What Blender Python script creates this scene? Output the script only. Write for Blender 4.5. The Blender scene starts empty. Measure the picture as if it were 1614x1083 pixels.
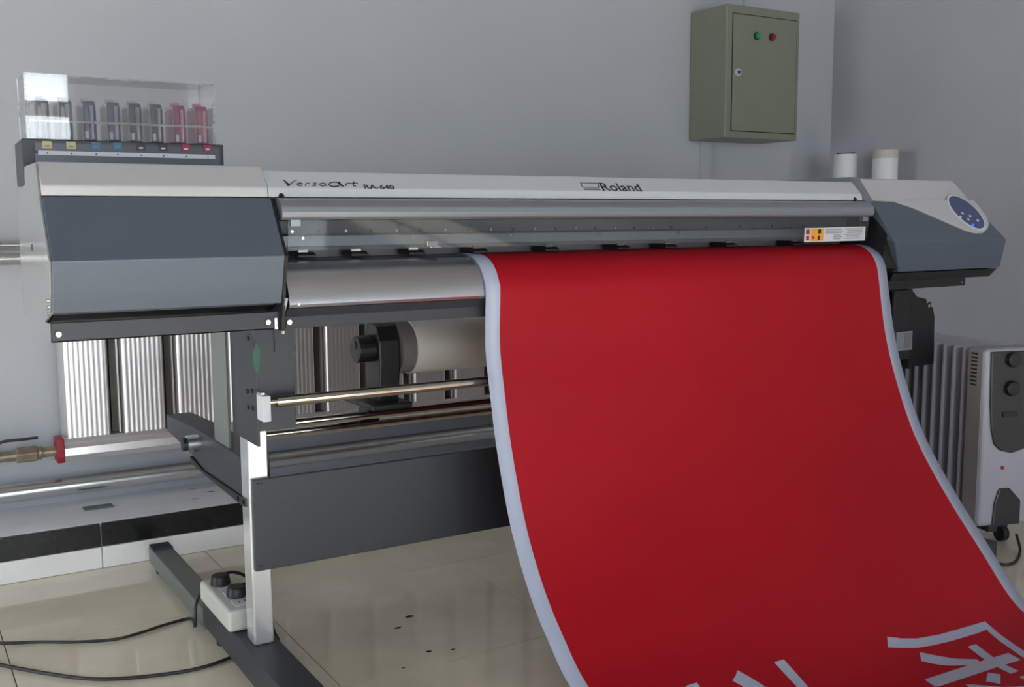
import bpy, bmesh, math, random
from mathutils import Vector, Matrix
from mathutils.bvhtree import BVHTree
random.seed(7)
scene = bpy.context.scene
C = scene.collection

# ---------------------------------------------------------------- camera
F_PX, YAW, PITCH, ROLL, CAM_H = 1648.8, 0.54430, 0.11861, -0.00575, 1.0
def cam_axes():
    cy, sy, cp, sp = math.cos(YAW), math.sin(YAW), math.cos(PITCH), math.sin(PITCH)
    fw = Vector((sy*cp, cy*cp, -sp)); rt = Vector((cy, -sy, 0)); up = rt.cross(fw)
    c, s = math.cos(ROLL), math.sin(ROLL)
    return rt*c + up*s, rt*(-s) + up*c, fw
RT, UP, FW = cam_axes()
CAM = Vector((0, 0, CAM_H))
cd = bpy.data.cameras.new('camera'); cam = bpy.data.objects.new('camera', cd); C.objects.link(cam)
cd.sensor_width = 36; cd.lens = 36*F_PX/1614; cd.clip_start = 0.02
cam.matrix_world = Matrix(((RT.x, UP.x, -FW.x, 0), (RT.y, UP.y, -FW.y, 0), (RT.z, UP.z, -FW.z, CAM_H), (0, 0, 0, 1)))
scene.camera = cam
def ray(px, py): return (FW*F_PX + RT*(px-807) - UP*(py-541.5)).normalized()
def P(px, py, X=None, Y=None, Z=None):
    """the point seen at a pixel on the plane x=X, y=Y or z=Z (metres, floor at 0)"""
    d = ray(px, py)
    t = X/d.x if X is not None else Y/d.y if Y is not None else (Z-CAM_H)/d.z
    return CAM + d*t

# ---------------------------------------------------------------- light
SKY, SUN, EXPO = 15.0, 45.0, -0.9
w = bpy.data.worlds.new('World'); scene.world = w; w.use_nodes = True
bg = w.node_tree.nodes['Background']; bg.inputs[0].default_value = (0.86, 0.93, 1.0, 1); bg.inputs[1].default_value = SKY
sd = bpy.data.lights.new('sun', 'SUN'); so = bpy.data.objects.new('sun', sd); C.objects.link(so)
sd.energy = SUN; sd.angle = math.radians(1.0); sd.color = (1, 0.97, 0.92)
so.rotation_euler = Vector((0.06, 1.0, -0.37)).to_track_quat('-Z', 'Y').to_euler(); so.location = (-1, -6, 4)
vs = scene.view_settings
vs.view_transform = 'Standard'; vs.look = 'None'; vs.gamma = 1; vs.use_curve_mapping = False; vs.exposure = EXPO

# ---------------------------------------------------------------- materials
def lin(c):
    return tuple((v/12.92 if v <= .04045 else ((v+.055)/1.055)**2.4) for v in [x/255 for x in c])
def mat(name, rgb, rough=.5, metal=0.0, var=.06, scale=8, bump=0.0, bscale=200, spec=.5, coat=0, aniso=None):
    m = bpy.data.materials.new(name); m.use_nodes = True; nt = m.node_tree; N = nt.nodes; b = N['Principled BSDF']
    tc = N.new('ShaderNodeTexCoord'); nz = N.new('ShaderNodeTexNoise'); nz.inputs['Scale'].default_value = scale
    nz.inputs['Detail'].default_value = 4
    src = tc.outputs['Object']
    if aniso:
        mp = N.new('ShaderNodeMapping'); mp.inputs['Scale'].default_value = aniso
        nt.links.new(src, mp.inputs['Vector']); src = mp.outputs['Vector']
    nt.links.new(src, nz.inputs['Vector'])
    r = N.new('ShaderNodeValToRGB'); c = lin(rgb)
    r.color_ramp.elements[0].position = .3; r.color_ramp.elements[1].position = .7
    r.color_ramp.elements[0].color = tuple(max(0, v*(1-var)) for v in c)+(1,)
    r.color_ramp.elements[1].color = tuple(min(1, v*(1+var)) for v in c)+(1,)
    nt.links.new(nz.outputs['Fac'], r.inputs['Fac']); nt.links.new(r.outputs['Color'], b.inputs['Base Color'])
    b.inputs['Roughness'].default_value = rough; b.inputs['Metallic'].default_value = metal
    b.inputs['Specular IOR Level'].default_value = spec; b.inputs['Coat Weight'].default_value = coat
    if bump:
        n2 = N.new('ShaderNodeTexNoise'); n2.inputs['Scale'].default_value = bscale; n2.inputs['Detail'].default_value = 3
        nt.links.new(tc.outputs['Object'], n2.inputs['Vector'])
        bp = N.new('ShaderNodeBump'); bp.inputs['Strength'].default_value = bump; bp.inputs['Distance'].default_value = .002
        nt.links.new(n2.outputs['Fac'], bp.inputs['Height']); nt.links.new(bp.outputs['Normal'], b.inputs['Normal'])
    return m
def clear(name, tint=(1, 1, 1), refl=1.0, haze=.04, hazecol=(.8, .8, .82), rough=0.0):
    """thin clear sheet: straight transmission, Fresnel gloss and a trace of haze"""
    m = bpy.data.materials.new(name); m.use_nodes = True; nt = m.node_tree; N = nt.nodes; N.clear()
    o = N.new('ShaderNodeOutputMaterial'); t = N.new('ShaderNodeBsdfTransparent'); g = N.new('ShaderNodeBsdfGlossy')
    d = N.new('ShaderNodeBsdfDiffuse'); f = N.new('ShaderNodeFresnel'); f.inputs['IOR'].default_value = 1.5
    ge = N.new('ShaderNodeNewGeometry'); ir = N.new('ShaderNodeMapRange'); ir.inputs['To Min'].default_value = 1.5; ir.inputs['To Max'].default_value = 1/1.5
    nt.links.new(ge.outputs['Backfacing'], ir.inputs['Value']); nt.links.new(ir.outputs['Result'], f.inputs['IOR'])
    mu = N.new('ShaderNodeMath'); mu.operation = 'MULTIPLY'; mu.inputs[1].default_value = refl
    a = N.new('ShaderNodeMixShader'); b = N.new('ShaderNodeMixShader')
    t.inputs[0].default_value = tint+(1,); g.inputs['Roughness'].default_value = rough; d.inputs[0].default_value = hazecol+(1,)
    nz = N.new('ShaderNodeTexNoise'); nz.inputs['Scale'].default_value = 5
    hz = N.new('ShaderNodeMath'); hz.operation = 'MULTIPLY'; hz.inputs[1].default_value = haze*2
    nt.links.new(nz.outputs['Fac'], hz.inputs[0]); nt.links.new(hz.outputs[0], a.inputs[0])
    nt.links.new(t.outputs[0], a.inputs[1]); nt.links.new(d.outputs[0], a.inputs[2])
    nt.links.new(f.outputs[0], mu.inputs[0]); nt.links.new(mu.outputs[0], b.inputs[0])
    nt.links.new(a.outputs[0], b.inputs[1]); nt.links.new(g.outputs[0], b.inputs[2]); nt.links.new(b.outputs[0], o.inputs[0])
    return m
M = {}
M['wall'] = mat('wall_paint', (178, 181, 187), .75, var=.025, scale=2.5, bump=.12, bscale=60)
M['wall2'] = mat('wall_paint_side', (180, 180, 188), .8, var=.03, scale=3, bump=.25, bscale=45)
M['wall3'] = mat('wall_paint_grey', (140, 141, 144), .8, var=.03, scale=3)
M['ceil'] = mat('ceiling_paint', (132, 130, 128), .9, var=.02)
M['tile'] = mat('polished_tile', (236, 225, 205), .07, var=.06, scale=7, spec=.5)
M['grout'] = mat('grout', (88, 74, 60), .9, var=.1, scale=30)
M['white'] = mat('white_plastic', (190, 188, 193), .22, var=.015, scale=20, spec=1.0)
M['cover'] = mat('pale_grey_metal', (200, 203, 210), .34, var=.012, scale=10)
M['slate'] = mat('slate_metallic_paint', (92, 103, 118), .34, .25, var=.05, scale=300, spec=.6)
M['lid'] = mat('grey_aluminium_paint', (148, 152, 160), .33, .55, var=.02, scale=10, aniso=(.3, 8, 8))
M['black'] = mat('black_plastic', (24, 24, 26), .45, var=.1, scale=20)
M['sheet'] = mat('charcoal_powder_coat', (50, 53, 59), .48, var=.06, scale=120, bump=.08, bscale=500)
M['green_grey'] = mat('grey_green_sheet', (120, 126, 124), .4, .3, var=.04)
M['alu'] = mat('brushed_aluminium', (212, 214, 220), .27, .95, var=.05, scale=14, aniso=(.2, 30, 30))
M['chrome'] = mat('polished_steel', (214, 206, 196), .13, 1.0, var=.02, scale=10)
M['leg'] = mat('silver_white_leg_paint', (232, 234, 238), .24, .75, var=.01, scale=20, spec=.8)
M['side'] = mat('beige_side_panel', (138, 139, 140), .16, .1, var=.02, scale=10, spec=.7)
M['interior'] = mat('grey_interior', (96, 100, 103), .5, .3, var=.06, scale=20, aniso=(.3, 5, 5))
M['rail'] = mat('blue_grey_rail', (128, 138, 148), .4, .4, var=.04, scale=10, aniso=(.3, 5, 5))
M['ink_text'] = mat('printed_black', (26, 28, 34), .5, var=.05)
M['red'] = mat('printed_red', (164, 6, 26), .5, var=.05, scale=3, spec=.25)
M['vinyl'] = mat('white_vinyl', (168, 174, 196), .4, var=.01, scale=6)
M['paper'] = mat('white_paper', (232, 226, 220), .55, var=.02)
M['card'] = mat('grey_card', (112, 108, 106), .6, var=.08, scale=20)
M['rad'] = mat('radiator_enamel', (226, 222, 222), .3, .75, var=.03, scale=12, aniso=(20, 20, .5), spec=.7)
M['radgap'] = mat('radiator_web', (70, 66, 60), .5, .2, var=.08, scale=12)  # shade between the columns is put into this dark web colour
M['redcap'] = mat('red_end_cap', (150, 30, 44), .45, var=.12, scale=40)
M['pipe'] = mat('painted_pipe', (206, 207, 208), .25, .9, var=.06, scale=8, aniso=(.4, 5, 5))
M['brass'] = mat('aged_brass', (150, 136, 118), .42, .6, var=.2, scale=40)
M['stone'] = mat('pale_ledge_slab', (238, 239, 242), .25, var=.04, scale=14)
M['band'] = mat('black_skirting_tile', (30, 30, 31), .16, var=.25, scale=25)
M['skirt'] = mat('white_skirting_tile', (247, 246, 245), .3, .0, var=.02, scale=12)
M['mortar'] = mat('grey_mortar', (140, 140, 138), .9, var=.1, scale=40)
M['olive'] = mat('olive_grey_enamel', (124, 127, 113), .42, var=.03, scale=10)
M['gap'] = mat('dark_gap', (40, 42, 36), .8, var=.1)
M['green'] = mat('green_plastic', (14, 84, 64), .3, var=.08, scale=30)
M['greenlamp'] = mat('green_lamp_plastic', (18, 150, 100), .3, var=.08, scale=30)
M['redbtn'] = mat('red_plastic', (150, 22, 36), .3, var=.1, scale=30)
M['blue'] = mat('blue_panel', (70, 82, 122), .25, var=.06, scale=30)
M['heater'] = mat('heater_enamel', (168, 167, 178), .4, var=.02)
M['vent'] = mat('heater_vent_side', (156, 149, 150), .45, var=.03)
M['hdark'] = mat('heater_panel', (46, 46, 50), .35, var=.08)
M['cable'] = mat('black_cable', (34, 32, 32), .5, var=.1)
M['socket'] = mat('white_socket_plastic', (206, 206, 198), .4, var=.03, scale=30)
M['cream'] = mat('label_cream', (186, 176, 128), .5)
M['cyan'] = mat('label_cyan', (66, 106, 140), .5)
M['mag'] = mat('label_magenta', (142, 34, 64), .5)
M['strip'] = mat('label_white', (206, 208, 214), .5)
M['orange'] = mat('label_orange', (236, 160, 50), .5)
M['labelred'] = mat('label_red', (176, 30, 34), .5)
M['labelgrey'] = mat('label_grey_print', (120, 124, 136), .6)
M['tub'] = mat('white_tube', (222, 222, 224), .5, var=.02)
M['tubtop'] = mat('tube_cap', (196, 190, 182), .6, var=.03)
M['acrylic'] = clear('clear_acrylic', (.95, .95, .96), 1.6, .05)
M['acredge'] = clear('acrylic_edge', (.85, .86, .88), 1.6, .28)
M['trayface'] = mat('dark_tray_face', (66, 68, 78), .28, .2, var=.04)
M['lockmetal'] = mat('pale_lock_metal', (196, 200, 210), .3, .3, var=.05)
M['innerstrip'] = mat('dull_strip', (118, 114, 116), .5, .2, var=.1, scale=8)
M['window'] = clear('clear_cover', (.80, .82, .84), 1.0, .03, (.5, .5, .5))
M['glass'] = clear('window_glass', (.97, .98, .98), 1.0, .0)
def inkmat(name, rgb): return mat(name, rgb, .14, var=.25, scale=30, spec=1.0, coat=.5, aniso=(60, 60, 6))
M['ink_y'] = inkmat('cartridge_smoke', (92, 90, 90)); M['ink_c'] = inkmat('cartridge_blue', (70, 78, 112))
M['ink_k'] = inkmat('cartridge_black', (66, 68, 72)); M['ink_m'] = inkmat('cartridge_magenta', (150, 52, 92))
M['case'] = mat('cartridge_clear_case', (176, 182, 184), .3, var=.05)
M['case_m'] = mat('cartridge_pink_case', (196, 118, 146), .3, var=.05)
m = mat('lit_blue_button', (30, 110, 240), .3); b = m.node_tree.nodes['Principled BSDF']
b.inputs['Emission Color'].default_value = (.03, .25, 1, 1); b.inputs['Emission Strength'].default_value = 1.5; M['led'] = m

# ---------------------------------------------------------------- mesh helpers
class MB:
    def __init__(s): s.v = []; s.f = []; s.m = []
    def add(s, v, f, mi=0):
        o = len(s.v); s.v += [Vector(p) for p in v]; s.f += [[i+o for i in q] for q in f]; s.m += [mi]*len(f); return s
    def box(s, x0, x1, y0, y1, z0, z1):
        return s.add([(x0,y0,z0),(x1,y0,z0),(x1,y1,z0),(x0,y1,z0),(x0,y0,z1),(x1,y0,z1),(x1,y1,z1),(x0,y1,z1)],
                     [(3,2,1,0),(4,5,6,7),(0,1,5,4),(1,2,6,5),(2,3,7,6),(3,0,4,7)])
    def prism(s, prof, x0, x1, x1s=None, x0s=None):
        """closed (y,z) outline extruded along x; x1s gives the right end per point"""
        n = len(prof); a = [(x0s[i] if x0s else x0, p[0], p[1]) for i, p in enumerate(prof)]
        b = [(x1s[i] if x1s else x1, p[0], p[1]) for i, p in enumerate(prof)]
        return s.add(a+b, [list(range(n)), list(range(2*n-1, n-1, -1))]+[(i, n+i, n+(i+1) % n, (i+1) % n) for i in range(n)])
    def extr(s, pts, d):
        """closed 3-D outline extruded by vector d"""
        n = len(pts); d = Vector(d); a = [Vector(p) for p in pts]
        return s.add(a+[p+d for p in a], [list(range(n)), list(range(2*n-1, n-1, -1))]+[(i, n+i, n+(i+1) % n, (i+1) % n) for i in range(n)])
    def cyl(s, p0, p1, r, n=20, r1=None):
        p0, p1 = Vector(p0), Vector(p1); ax = (p1-p0).normalized(); u = ax.orthogonal().normalized(); w_ = ax.cross(u); r1 = r if r1 is None else r1
        ring = lambda p, q: [p+(u*math.cos(2*math.pi*i/n)+w_*math.sin(2*math.pi*i/n))*q for i in range(n)]
        return s.add(ring(p0, r)+ring(p1, r1), [list(range(n-1, -1, -1)), list(range(n, 2*n))]+[(i, (i+1) % n, n+(i+1) % n, n+i) for i in range(n)])
    def tube(s, pts, r, n=10, smooth=6):
        pts = [Vector(p) for p in pts]
        if smooth and len(pts) > 2:
            q = []; e = [pts[0]*2-pts[1]]+pts+[pts[-1]*2-pts[-2]]
            for i in range(1, len(e)-2):
                for k in range(smooth):
                    t = k/smooth; a, b_, c, d = e[i-1], e[i], e[i+1], e[i+2]
                    q.append(.5*((2*b_)+(c-a)*t+(2*a-5*b_+4*c-d)*t*t+(3*b_-a-3*c+d)*t**3))
            pts = q+[pts[-1]]
        V = []; Fc = []; u = None
        for i, p in enumerate(pts):
            t = (pts[min(i+1, len(pts)-1)]-pts[max(i-1, 0)]).normalized()
            u = t.orthogonal().normalized() if u is None else (u-t*u.dot(t)).normalized(); w_ = t.cross(u)
            V += [p+(u*math.cos(2*math.pi*k/n)+w_*math.sin(2*math.pi*k/n))*r for k in range(n)]
        for i in range(len(pts)-1):
            for k in range(n): Fc.append((i*n+k, i*n+(k+1) % n, (i+1)*n+(k+1) % n, (i+1)*n+k))
        Fc += [list(range(n-1, -1, -1)), [len(V)-n+k for k in range(n)]]
        return s.add(V, Fc)
    def build(s, name, m, parent=None, bevel=0, smooth=False, base=None, seg=2):
        """links the collected shapes as one mesh; a parented mesh is stored relative to its thing"""
        off = Vector((0, 0, 0)); p = parent
        while p: off = off+p.location; p = p.parent
        me = bpy.data.meshes.new(name)
        base = Vector(base) if base is not None else Vector((0, 0, 0))
        if parent is None and base.length == 0 and s.v:
            lo = [min(v[i] for v in s.v) for i in range(3)]; hi = [max(v[i] for v in s.v) for i in range(3)]
            base = Vector(((lo[0]+hi[0])/2, (lo[1]+hi[1])/2, lo[2]))
        me.from_pydata([v-off-base for v in s.v], [], s.f)
        for x in (m if isinstance(m, list) else [m]): me.materials.append(M[x])
        for i, q in enumerate(me.polygons): q.material_index = s.m[i]; q.use_smooth = smooth
        bm = bmesh.new(); bm.from_mesh(me); bmesh.ops.recalc_face_normals(bm, faces=bm.faces); bm.to_mesh(me); bm.free()
        o = bpy.data.objects.new(name, me); C.objects.link(o); o.location = base
        if parent: o.parent = parent
        if bevel:
            md = o.modifiers.new('bevel', 'BEVEL'); md.width = bevel; md.segments = seg; md.limit_method = 'ANGLE'; md.angle_limit = math.radians(25)
        if smooth:
            md = o.modifiers.new('edges', 'EDGE_SPLIT'); md.split_angle = math.radians(35)
        return o
def tag(o, label, cat, group=None):
    o['label'] = label; o['category'] = cat
    if group: o['group'] = group
    return o
def thing(name, label, cat, loc, group=None):
    o = bpy.data.objects.new(name, None); C.objects.link(o); o.location = loc; o.empty_display_size = .05
    return tag(o, label, cat, group)
def struct(o): o['kind'] = 'structure'; return o
def lab(o, text): o['label'] = text; return o
def rel(prof): return [(y, z+1) for y, z in prof]
def text_geo(s, shear=0, bold=0):
    cu = bpy.data.curves.new('t', 'FONT'); cu.body = s; cu.size = 1; cu.shear = shear; cu.offset = bold; cu.resolution_u = 3
    ob = bpy.data.objects.new('t', cu); C.objects.link(ob)
    dg = bpy.context.evaluated_depsgraph_get(); dg.update()
    me = bpy.data.meshes.new_from_object(ob.evaluated_get(dg))
    v = [tuple(p.co) for p in me.vertices]; f = [list(p.vertices) for p in me.polygons]
    bpy.data.objects.remove(ob); bpy.data.curves.remove(cu); bpy.data.meshes.remove(me)
    x0 = min(p[0] for p in v); x1 = max(p[0] for p in v); y1 = max(p[1] for p in v); y0 = min(p[1] for p in v)
    return [((p[0]-x0)/(x1-x0), (p[1]-y0)/(y1-y0)) for p in v], f

# ================================================================ THE ROOM
YW, XW, YB, XL, ZC = 3.45, 3.823, -5.0, -2.7, 3.2
WINR = 1.495
TX, TY, TS = .199, 2.630, .597
fl = struct(MB().box(XL, XW, YB, YW, -.06, -.003).build('floor', 'grout', base=(0, 0, -.06)))
tile_me = None
i0, i1 = math.floor((XL-TX)/TS), math.ceil((XW-TX)/TS); j0, j1 = math.floor((YB-TY)/TS), math.ceil((YW-TY)/TS)
for i in range(i0, i1):
    for j in range(j0, j1):
        x0, x1 = max(TX+i*TS, XL), min(TX+(i+1)*TS, XW); y0, y1 = max(TY+j*TS, YB), min(TY+(j+1)*TS, YW)
        if x1-x0 < .02 or y1-y0 < .02: continue
        g = .0012
        full = abs(x1-x0-TS) < 1e-6 and abs(y1-y0-TS) < 1e-6
        if full and tile_me:
            o = bpy.data.objects.new('tile', tile_me); C.objects.link(o)
        else:
            o = MB().box(x0+g-x0, x1-g-x0, y0+g-y0, y1-g-y0, 0, .006).build('tile', 'tile', base=(0, 0, 1e-9))
            if full: tile_me = o.data
        o.parent = fl; o.location = (x0, y0, .054)
for k, (px, py, r) in enumerate([(645, 972, .008), (627, 990, .006), (676, 1027, .005), (714, 1024, .004), (636, 1053, .003)]):
    p = P(px, py, Z=0)
    MB().add([(p.x+r*1.5*math.cos(a*.785+k)*(1+.3*math.sin(3*a)), p.y+r*math.sin(a*.785+k), .0004) for a in range(8)], [list(range(8))]).build('scuff_mark', 'gap', fl)
wb = struct(MB().box(XL, XW, YW, YW+.12, -.06, ZC).build('wall_back', 'wall'))
wr = struct(MB().box(XW, XW+.12, YB, YW+.12, -.06, ZC).build('wall_right', 'wall2'))
LY0, LY1, LZ0, LZ1 = .7, 3.0, .30, 1.65
m_ = MB(); m_.box(XL-.12, XL, YB, LY0, -.06, ZC); m_.box(XL-.12, XL, LY1, YW+.12, -.06, ZC); m_.box(XL-.12, XL, LY0, LY1, -.06, LZ0); m_.box(XL-.12, XL, LY0, LY1, LZ1, ZC)
wl = struct(m_.build('wall_left', 'wall3'))
win = bpy.data.objects.new('window_4', None); C.objects.link(win); win.location = (XL-.06, (LY0+LY1)/2, LZ0); struct(win)  # unseen side window, added to brighten the floor and ledge at left
m_ = MB()
for y in (LY0, (LY0+LY1)/2-.025, LY1-.05): m_.box(XL-.09, XL-.03, y, y+.05, LZ0, LZ1)
for z in (LZ0, LZ1-.05): m_.box(XL-.09, XL-.03, LY0, LY1, z, z+.05)
m_.build('window_frame', 'white', win)
for y0, y1 in ((LY0+.04, (LY0+LY1)/2-.015), ((LY0+LY1)/2+.015, LY1-.04)): MB().box(XL-.062, XL-.058, y0, y1, LZ0+.04, LZ1-.04).build('pane', 'glass', win)
pl = bpy.data.lights.new('window_portal', 'AREA'); pl.shape = 'RECTANGLE'; pl.size = LZ1-LZ0; pl.size_y = LY1-LY0; pl.cycles.is_portal = True
po = bpy.data.objects.new('window_portal', pl); C.objects.link(po); po.location = (XL-.13, (LY0+LY1)/2, (LZ0+LZ1)/2); po.rotation_euler = (0, math.radians(-90), 0)
ce = struct(MB().box(XL, XW, YB, YW, ZC, ZC+.1).build('ceiling', 'ceil'))
WINS = [(-.30, WINR, .10, 2.29), (-2.45, -.48, .10, 3.0), (2.72, 3.62, .06, 2.05)]
m_ = MB(); m_.box(XL-.12, -2.45, YB-.12, YB, -.06, ZC); m_.box(-.48, -.30, YB-.12, YB, -.06, ZC); m_.box(WINR, 2.72, YB-.12, YB, -.06, ZC); m_.box(3.62, XW+.12, YB-.12, YB, -.06, ZC)
for a_, b_, c_, d_ in WINS: m_.box(a_, b_, YB-.12, YB, -.06, c_); m_.box(a_, b_, YB-.12, YB, d_, ZC)
struct(m_.build('wall_front', 'wall3'))
# tall window, second window added for sunlight at left, and glazed door facing the printer: frame, transom, mullion and panes
TZ = 1.92; t = .05
for k, (WX0, WX1, WZ0, WZ1) in enumerate(WINS):
    win = bpy.data.objects.new(f'window_{k+1}', None); C.objects.link(win); win.location = ((WX0+WX1)/2, YB-.06, WZ0); struct(win)
    m_ = MB()
    m_.box(WX0, WX1, YB-.09, YB-.03, WZ0, WZ0+t); m_.box(WX0, WX1, YB-.09, YB-.03, WZ1-t, WZ1); m_.box(WX0, WX0+t, YB-.09, YB-.03, WZ0, WZ1); m_.box(WX1-t, WX1, YB-.09, YB-.03, WZ0, WZ1)
    m_.box(WX0, WX1, YB-.1, YB-.02, TZ-.06, TZ+.06); xm = WX0+(WX1-WX0)*.45; m_.box(xm-.03, xm+.03, YB-.09, YB-.03, WZ0, WZ1)
    m_.build('window_frame', 'white', win)
    for x0, x1 in ((WX0+t, xm-.03), (xm+.03, WX1-t)):
        for z0, z1 in ((WZ0+t, TZ-.06), (TZ+.06, WZ1-t)):
            if z1-z0 > .1: MB().box(x0-.01, x1+.01, YB-.062, YB-.058, z0-.01, z1+.01).build('pane', 'glass', win)
    pl = bpy.data.lights.new('window_portal', 'AREA'); pl.shape = 'RECTANGLE'; pl.size = WX1-WX0; pl.size_y = WZ1-WZ0; pl.cycles.is_portal = True
    po = bpy.data.objects.new('window_portal', pl); C.objects.link(po); po.location = ((WX0+WX1)/2, YB-.13, (WZ0+WZ1)/2); po.rotation_euler = (math.radians(90), 0, 0)
# stepped skirting below the radiator: pale ledge, black tile band, white tile band
tr = bpy.data.objects.new('trim_1', None); C.objects.link(tr); tr.location = (0, 3.13, 0); struct(tr)
MB().box(XL, XW, 3.138, YW, 0.001, .120).build('plinth_core', 'mortar', tr)
seams = [XL, -1.9, -1.3, -.7, -.1, .503, 1.10, 1.70, 2.30, 2.90, 3.50, XW]
for a, b in zip(seams, seams[1:]):
    MB().box(a+.002, b-.002, 3.130, 3.142, .0645, .1325).build('black_tile', 'band', tr, bevel=.002)
    MB().box(a+.001, b-.001, 3.128, 3.142, .001, .0635).build('white_tile', 'skirt', tr, bevel=.002)
sl = [XL, -1.4, -.2, 1.0, 2.2, 3.1, XW]
for a, b in zip(sl, sl[1:]): MB().box(a+.001, b-.001, 3.1425, YW, .1205, .132).build('ledge_slab', 'stone', tr, bevel=.002)

mc = P(152, 797, Z=.1325); my = min(mc.y, 3.315)
tag(MB().box(mc.x-.042, mc.x+.042, my-.022, my+.022, .1322, .136).build('metal_strip', 'green_grey', bevel=.001), 'small flat grey metal strip lying on the pale ledge', 'metal strip')
for k, (px, py) in enumerate(((300, 763), (303, 771), (308, 786), (331, 775))):
    p = P(px, py, Z=.1322); MB().add([(p.x+.014*math.cos(a*.785+k)*(1+.4*math.sin(3*a+k)), p.y+.007*math.sin(a*.785)*(1+.4*math.sin(2*a+k)), .1323) for a in range(8)], [list(range(8))]).build('scuff_mark', 'card', tr)

# ================================================================ WALL RADIATOR AND PIPES
rad = thing('wall_radiator', 'white ribbed column radiator on the wall behind the printer', 'radiator', (1.3, 3.38, .28))
RZ0, RZ1 = .350, .925
prof = []; n = 40; CW = .142
for i in range(n+1):
    x = CW*i/n; e = min(x, CW-x)
    prof.append((x, -.052*min(1, (e/.012))**.5 - (.0022*math.sin(i*math.pi) if 0 else .0005*(i % 4 in (1, 2)))))
prof = [(0, .01)]+[(x, y) for x, y in prof]+[(CW, .01)]
col_me = None
for k in range(11):
    x0 = .448+k*.1655
    if col_me is None:
        o = MB().extr([(x, y, 0) for x, y in prof], (0, 0, RZ1-RZ0)).build('column', 'rad', base=(0, 0, 1e-9)); col_me = o.data
    else: o = bpy.data.objects.new('column', col_me); C.objects.link(o)
    o.parent = rad; o.location = Vector((x0, 3.395, RZ0))-rad.location
    if k < 10: MB().box(x0+CW+.0005, x0+.165, 3.368, 3.40, RZ0+.002, RZ1-.002).build('web', 'radgap', rad)
    if k < 10: MB().box(x0+CW+.018, x0+CW+.023, 3.352, 3.370, RZ0+.002, RZ1-.002).build('web_rib', 'rad', rad)
m_ = MB(); xe = .448+11*.1655
hp = [(3.395, .350), (3.338, .350), (3.334, .340), (3.338, .333), (3.330, .322), (3.328, .300), (3.338, .283), (3.395, .281)]
MB().prism(hp, .4455, xe).build('lower_header', 'rad', rad)
MB().prism([(y, 1.275-z) for y, z in hp], .4455, xe).build('upper_header', 'rad', rad)
lab(MB().prism([(3.398, .353), (3.332, .353), (3.324, .32), (3.326, .298), (3.336, .278), (3.398, .278)], .424, .4455).build('end_cap', 'redcap', rad, bevel=.003), 'worn red end cap')
lab(MB().prism([(3.398, .922), (3.332, .922), (3.326, .97), (3.336, .997), (3.398, .997)], .424, .4455).build('end_cap', 'redcap', rad, bevel=.003), 'worn red end cap')
for x in (.7, 1.5, 2.1):
    for z in (.86, .38): MB().box(x, x+.03, 3.394, YW, z, z+.04).build('wall_bracket', 'radgap', rad)
tag(MB().tube([(XL, 3.375, .192), (0, 3.375, .197), (XW, 3.375, .205)], .028, 16, 0).build('heating_pipe', 'pipe', smooth=True), 'pale painted heating pipe running along the ledge under the radiator', 'pipe')
tag(MB().tube([(XL, 3.37, .895), (.4245, 3.37, .895)], .021, 16, 0).build('heating_pipe', 'pipe', smooth=True), 'thick pale pipe along the wall at the top of the radiator', 'pipe')
tag(MB().tube([(XL, 3.42, .932), (.4245, 3.42, .932)], .010, 12, 0).build('heating_pipe', 'pipe', smooth=True), 'thin pipe on the wall just above the thicker one', 'pipe')
m_ = MB()
for x in (.95, 1.9, 2.8): m_.box(x, x+.04, 3.35, YW, .1325, .170)
v = thing('radiator_valve', 'brass shut-off valve with lever feeding the lower end of the radiator', 'valve', (.2, 3.36, .29))
m_ = MB(); m_.cyl((XL, 3.362, .312), (.335, 3.362, .312), .0165, 16); m_.cyl((.385, 3.362, .312), (.4238, 3.362, .312), .015, 16); m_.cyl((.20, 3.362, .312), (.27, 3.362, .312), .021, 16); m_.build('pipe_body', 'brass', v, smooth=True)
m_ = MB(); m_.cyl((.315, 3.362, .312), (.372, 3.362, .312), .026, 6); m_.cyl((.372, 3.362, .312), (.386, 3.362, .312), .020, 16); m_.build('union_nut', 'brass', v, bevel=.003)
MB().cyl((.245, 3.362, .332), (.245, 3.362, .352), .008, 12).build('stem', 'brass', v)
MB().tube([(.245, 3.355, .350), (.262, 3.35, .352), (.285, 3.34, .362), (.33, 3.325, .365), (.372, 3.315, .368)], .0045, 8).build('lever', 'cable', v, smooth=True)

# ================================================================ PRINTER
PX0, PX1 = .255, .667           # left end unit
RX0, RX1 = 2.400, 2.945         # right end unit
pr = thing('large_format_printer', 'wide grey and white inkjet roll printer on a white legged stand', 'printer', (1.6, 2.15, 0))
# --- left end unit
lc = MB().prism(rel([(2.00, -.165), (1.998, -.05), (2.03, .03), (2.33, .03), (2.33, -.185), (2.10, -.19), (2.03, -.178)]), PX0+.006, PX1-.004).build('left_cover', 'black', pr)
MB().prism(rel([(2.052, .1065), (2.0132, .064), (2.012, .0455), (2.02, .0445), (2.195, .0445), (2.195, .1065)]), PX0, PX1-.004).build('top_panel', 'white', lc, bevel=.0025)
MB().prism(rel([(2.010, .0435), (1.935, -.068), (1.953, -.128), (1.9635, -.160), (1.972, -.160), (1.962, -.128), (1.946, -.068), (2.02, .0435)]), PX0, PX1).build('front_panel', 'slate', lc, bevel=.002)
m_ = MB(); sp = rel([(2.0405, .104), (2.014, .042), (1.937, -.068), (1.955, -.128), (1.971, -.164), (2.03, -.178), (1.992, -.178), (1.992, -.213), (2.155, -.200), (2.352, -.190), (2.345, .02), (2.338, .069), (2.210, .069), (2.195, .104)])
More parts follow.
